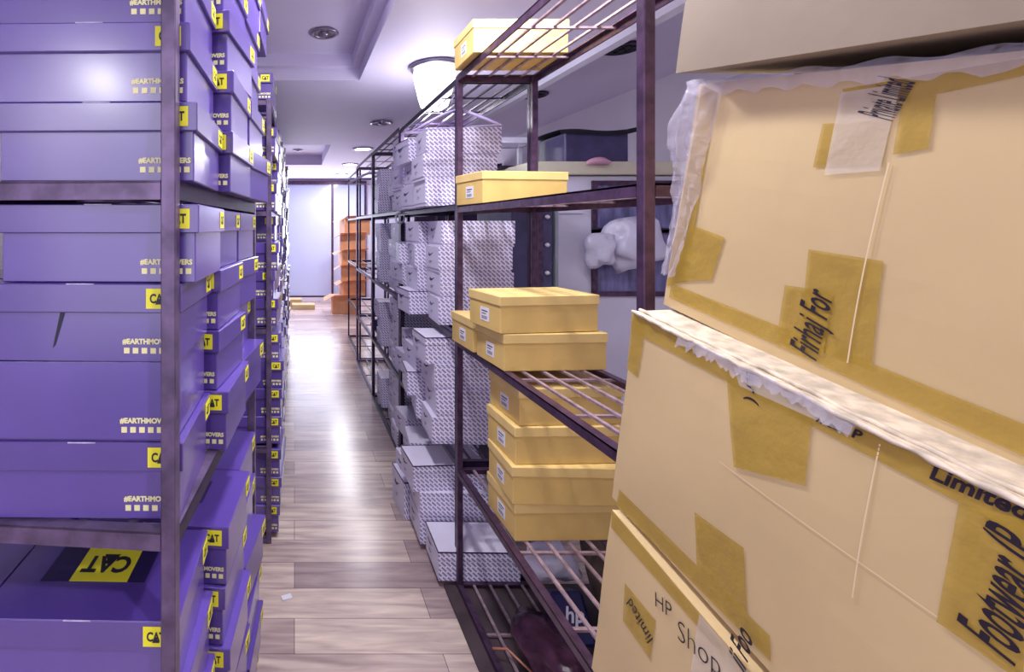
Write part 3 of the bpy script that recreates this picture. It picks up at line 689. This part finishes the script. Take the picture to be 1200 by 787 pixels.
# dark tall wardrobe behind the second rack
t = empty('dark_wardrobe', (1.17, 2.62, 0), (0, 0, 0), 'dark violet upright locker between the white boxes and the cabinet', 'locker')
b = MB(); b.box(0, .22, 0, .5, 0, 1.66); b.build('body', M['navy'], t, bevel=.004)
b = MB(); b.box(.10, .16, -.02, -.001, .1, 1.66); b.build('upright', M['rack'], t)
for q in range(9):
    b = MB(); b.lathe([(.0001, -.012), (.010, -.008), (.014, 0), (.010, .008), (.0001, .012)], 10, 0, T(.185, -.014, .3 + q * .15)); b.build('knob', M['paper'], t, smooth=True)
b = MB(); b.box(.0, .018, 0, .5, 0, 1.66); o = b.build('grey_panel', mat('grey_green_board', (.30, .34, .42), .5, var=.2, scale=5), None, bevel=.002); o.location = (1.405, 2.62, 0)
tag(o, 'narrow grey panel standing right of the dark locker', 'panel')
t = empty('dark_partition', (1.62, 6.6, 0), (0, 0, 0), 'dark violet partition closing off the far right corner', 'partition')
b = MB(); b.box(0, 1.2, 0, .06, 0, 2.3); b.build('panel', M['rack_dark'], t)
b = MB()
for q in range(5): b.box(q * .29, q * .29 + .03, -.02, 0, 0, 2.3)
b.build('batten', M['rack'], t)

# ------------------------------------------------------------------ end of the aisle: loose orange-brown cartons
t0 = empty('small_carton'); b = MB(); b.box(-.20, .20, -.15, .15, 0, .25); b.build('body', M['orange_card'], t0, bevel=.003)
b = MB(); b.add([(-.20, -.15, .251), (.20, -.15, .251), (.24, -.25, .30), (-.18, -.26, .28), (-.20, .15, .251), (-.20, -.15, .2515), (-.32, -.14, .18), (-.31, .14, .20)], [(0, 1, 2, 3), (4, 5, 6, 7)])
fo = b.build('flap', M['orange_card'], t0); md = fo.modifiers.new('thickness', 'SOLIDIFY'); md.thickness = .004
cl = [(.86, 8.2, 0.001, 0, 1.15, 'orange brown carton on the floor, largest at the foot of the far pile'), (.98, 8.25, .29, 8, .95, 'orange brown carton, second up in the far pile'),
      (.99, 8.25, .53, -6, 1.0, 'orange brown carton, third up in the far pile'), (.97, 8.25, .785, 5, 1.0, 'orange brown carton, fourth up in the far pile'),
      (1.0, 8.25, 1.04, -12, 1.05, 'orange brown carton, fifth up in the far pile, tilted'), (1.02, 8.25, 1.307, 9, 1.1, 'orange brown carton, topmost of the far pile')]
for i, (x, y, z, a, s, lab) in enumerate(cl):
    o = t0 if i == 0 else copy_tree(t0); o.location = (x, y, z); o.rotation_euler = (0, R(0), R(a)); o.scale = (s, s, s); tag(o, lab, 'carton', 'orange brown cartons at the far end')
o = MB(); o.box(-.20, .20, -.12, .12, 0, .08); o = o.build('flat_carton', M['carton'], None, bevel=.004); o.location = (.16, 8.6, .001); tag(o, 'flattened brown carton on the floor by the end wall', 'carton')
o = MB(); o.box(-.14, .14, -.12, .12, 0, .13); o = o.build('flat_carton', M['carton'], None, bevel=.004); o.location = (-.01, 8.9, .001); tag(o, 'small brown carton at the end of the left racks', 'carton')

# ------------------------------------------------------------------ small things
# clothes hangers hooked on the rack top
def hanger(loc, rz, label, m, s=1.0):
    b = MB(); pts = [(.02 * math.cos(a), 0, .02 * math.sin(a) + .045) for a in [R(-60 + 20 * q) for q in range(15)]]
    b.tube([(0, 0, 0), (0, 0, .018)] + [(p[0] * 1.0, 0, p[2]) for p in pts][0:15], .0022 * s, 6)
    sh = [(0, 0, 0), (-.06, 0, -.018), (-.13, 0, -.052), (-.20, 0, -.088)]; b.tube(sh, [.006, .008, .008, .005], 8)
    b.tube([(-x, y, z) for x, y, z in sh], [.006, .008, .008, .005], 8); b.tube([(-.19, 0, -.085), (.19, 0, -.085)], .003, 6)
    o = b.build('clothes_hanger', m, None, smooth=True); o.location = loc; o.rotation_euler = (0, 0, rz); o.scale = (s, s, s); tag(o, label, 'hanger'); return o
hanger((0.66, 1.985, 1.925), R(-20), 'lavender plastic hanger hooked beside the rack post under the wire top', M['lav'], .85)
hanger((0.70, 4.3, 1.93), R(20), 'white hanger in the farther empty rack', M['white_paint'], 1.3)
# white ring on the shelf rail
b = MB(); b.tube([(.03 * math.cos(a), 0, .03 * math.sin(a)) for a in [2 * math.pi * q / 20 for q in range(21)]], .006, 8, cap=False)
o = b.build('plastic_ring', M['paper'], None, smooth=True); o.location = (.648, 2.985, 1.50); o.rotation_euler = (0, 0, R(15)); tag(o, 'white plastic ring looped on the rack rail', 'ring')
lump('dark_bag', (.76, 4.22, .59), .085, M['navy'], 'dark blue bag on a shelf of the fourth right rack', 'bag', 12, .3, (1, .8, .9), low=-.8)
o = MB(); o.box(.60, 1.50, .70, 1.96, .001, .012); o = o.build('floor_shade', mat('floor_shade_brown', (.085, .055, .065), .55, var=.5, scale=7, bump=.2), None, bevel=.002); tag(o, 'dark brown sheet standing in for floor shade under the nearest right rack', 'sheet')  # shade beneath the rack, built as a thin dark sheet
lump('brown_sack', (1.24, 1.66, .235), .22, mat('brown_sacking', (.22, .16, .12), .8, var=.5, scale=14, bump=.5), 'brown cloth sack on the floor behind the nearest right rack', 'sack', 23, .25, (.75, 1.5, 1.0), low=-.95)
# boxed bag with hp mark under the lowest shelf
t = empty('gift_box', (.935, 1.61, .0315), (0, 0, R(-10)), 'dark blue box with white logo in a crumpled plastic bag', 'box')
mx = T(0, 0, .03) @ Matrix.Rotation(R(-32), 4, 'X') @ Matrix.Rotation(R(-8), 4, 'Y')
b = MB(); b.box(-.052, .052, -.05, .05, .001, .150, 0, mx); b.build('carton_body', M['hp_blue'], t, bevel=.010)
b = MB(); v, f = text_geo('hp', .062, .35, .0012); b.add(v, f, 0, mx @ T(0, -.0512, .085) @ FRONT); b.build('logo_print', M['paper'], t)
lump('plastic_bag', (-.035, .155, .20), .085, M['bag'], None, None, 15, .3, (1.1, .9, .7), t)
lump('maroon_bag', (.80, 1.56, .10), .085, M['maroon'], 'shiny maroon plastic bag on the bottom shelf beside the dark blue box', 'bag', 21, .35, (.9, 1.6, .75), low=-.75)
b = MB(); b.tube([(.66, 1.62, .045), (.70, 1.60, .06), (.74, 1.54, .05), (.79, 1.44, .043), (.84, 1.37, .04)], .004, 8)
o = b.build('cable', M['copper'], None, smooth=True); tag(o, 'copper coloured cable on the bottom shelf by the maroon bag', 'cable')
lump('brown_sack', (1.0, 1.50, .16), .12, mat('brown_sacking', (.16, .11, .08), .8, var=.4, scale=20, bump=.4), 'brown sack behind the dark blue box', 'sack', 23, .25, (.5, 1.5, .9)) if False else None
b = MB(); b.box(-.02, .02, -.012, .012, 0, .003); o = b.build('paper_scrap', M['paper'], None); o.location = (-.03, 1.9, .001); o.rotation_euler = (0, 0, R(20)); tag(o, 'small white paper scrap on the wooden floor', 'paper')
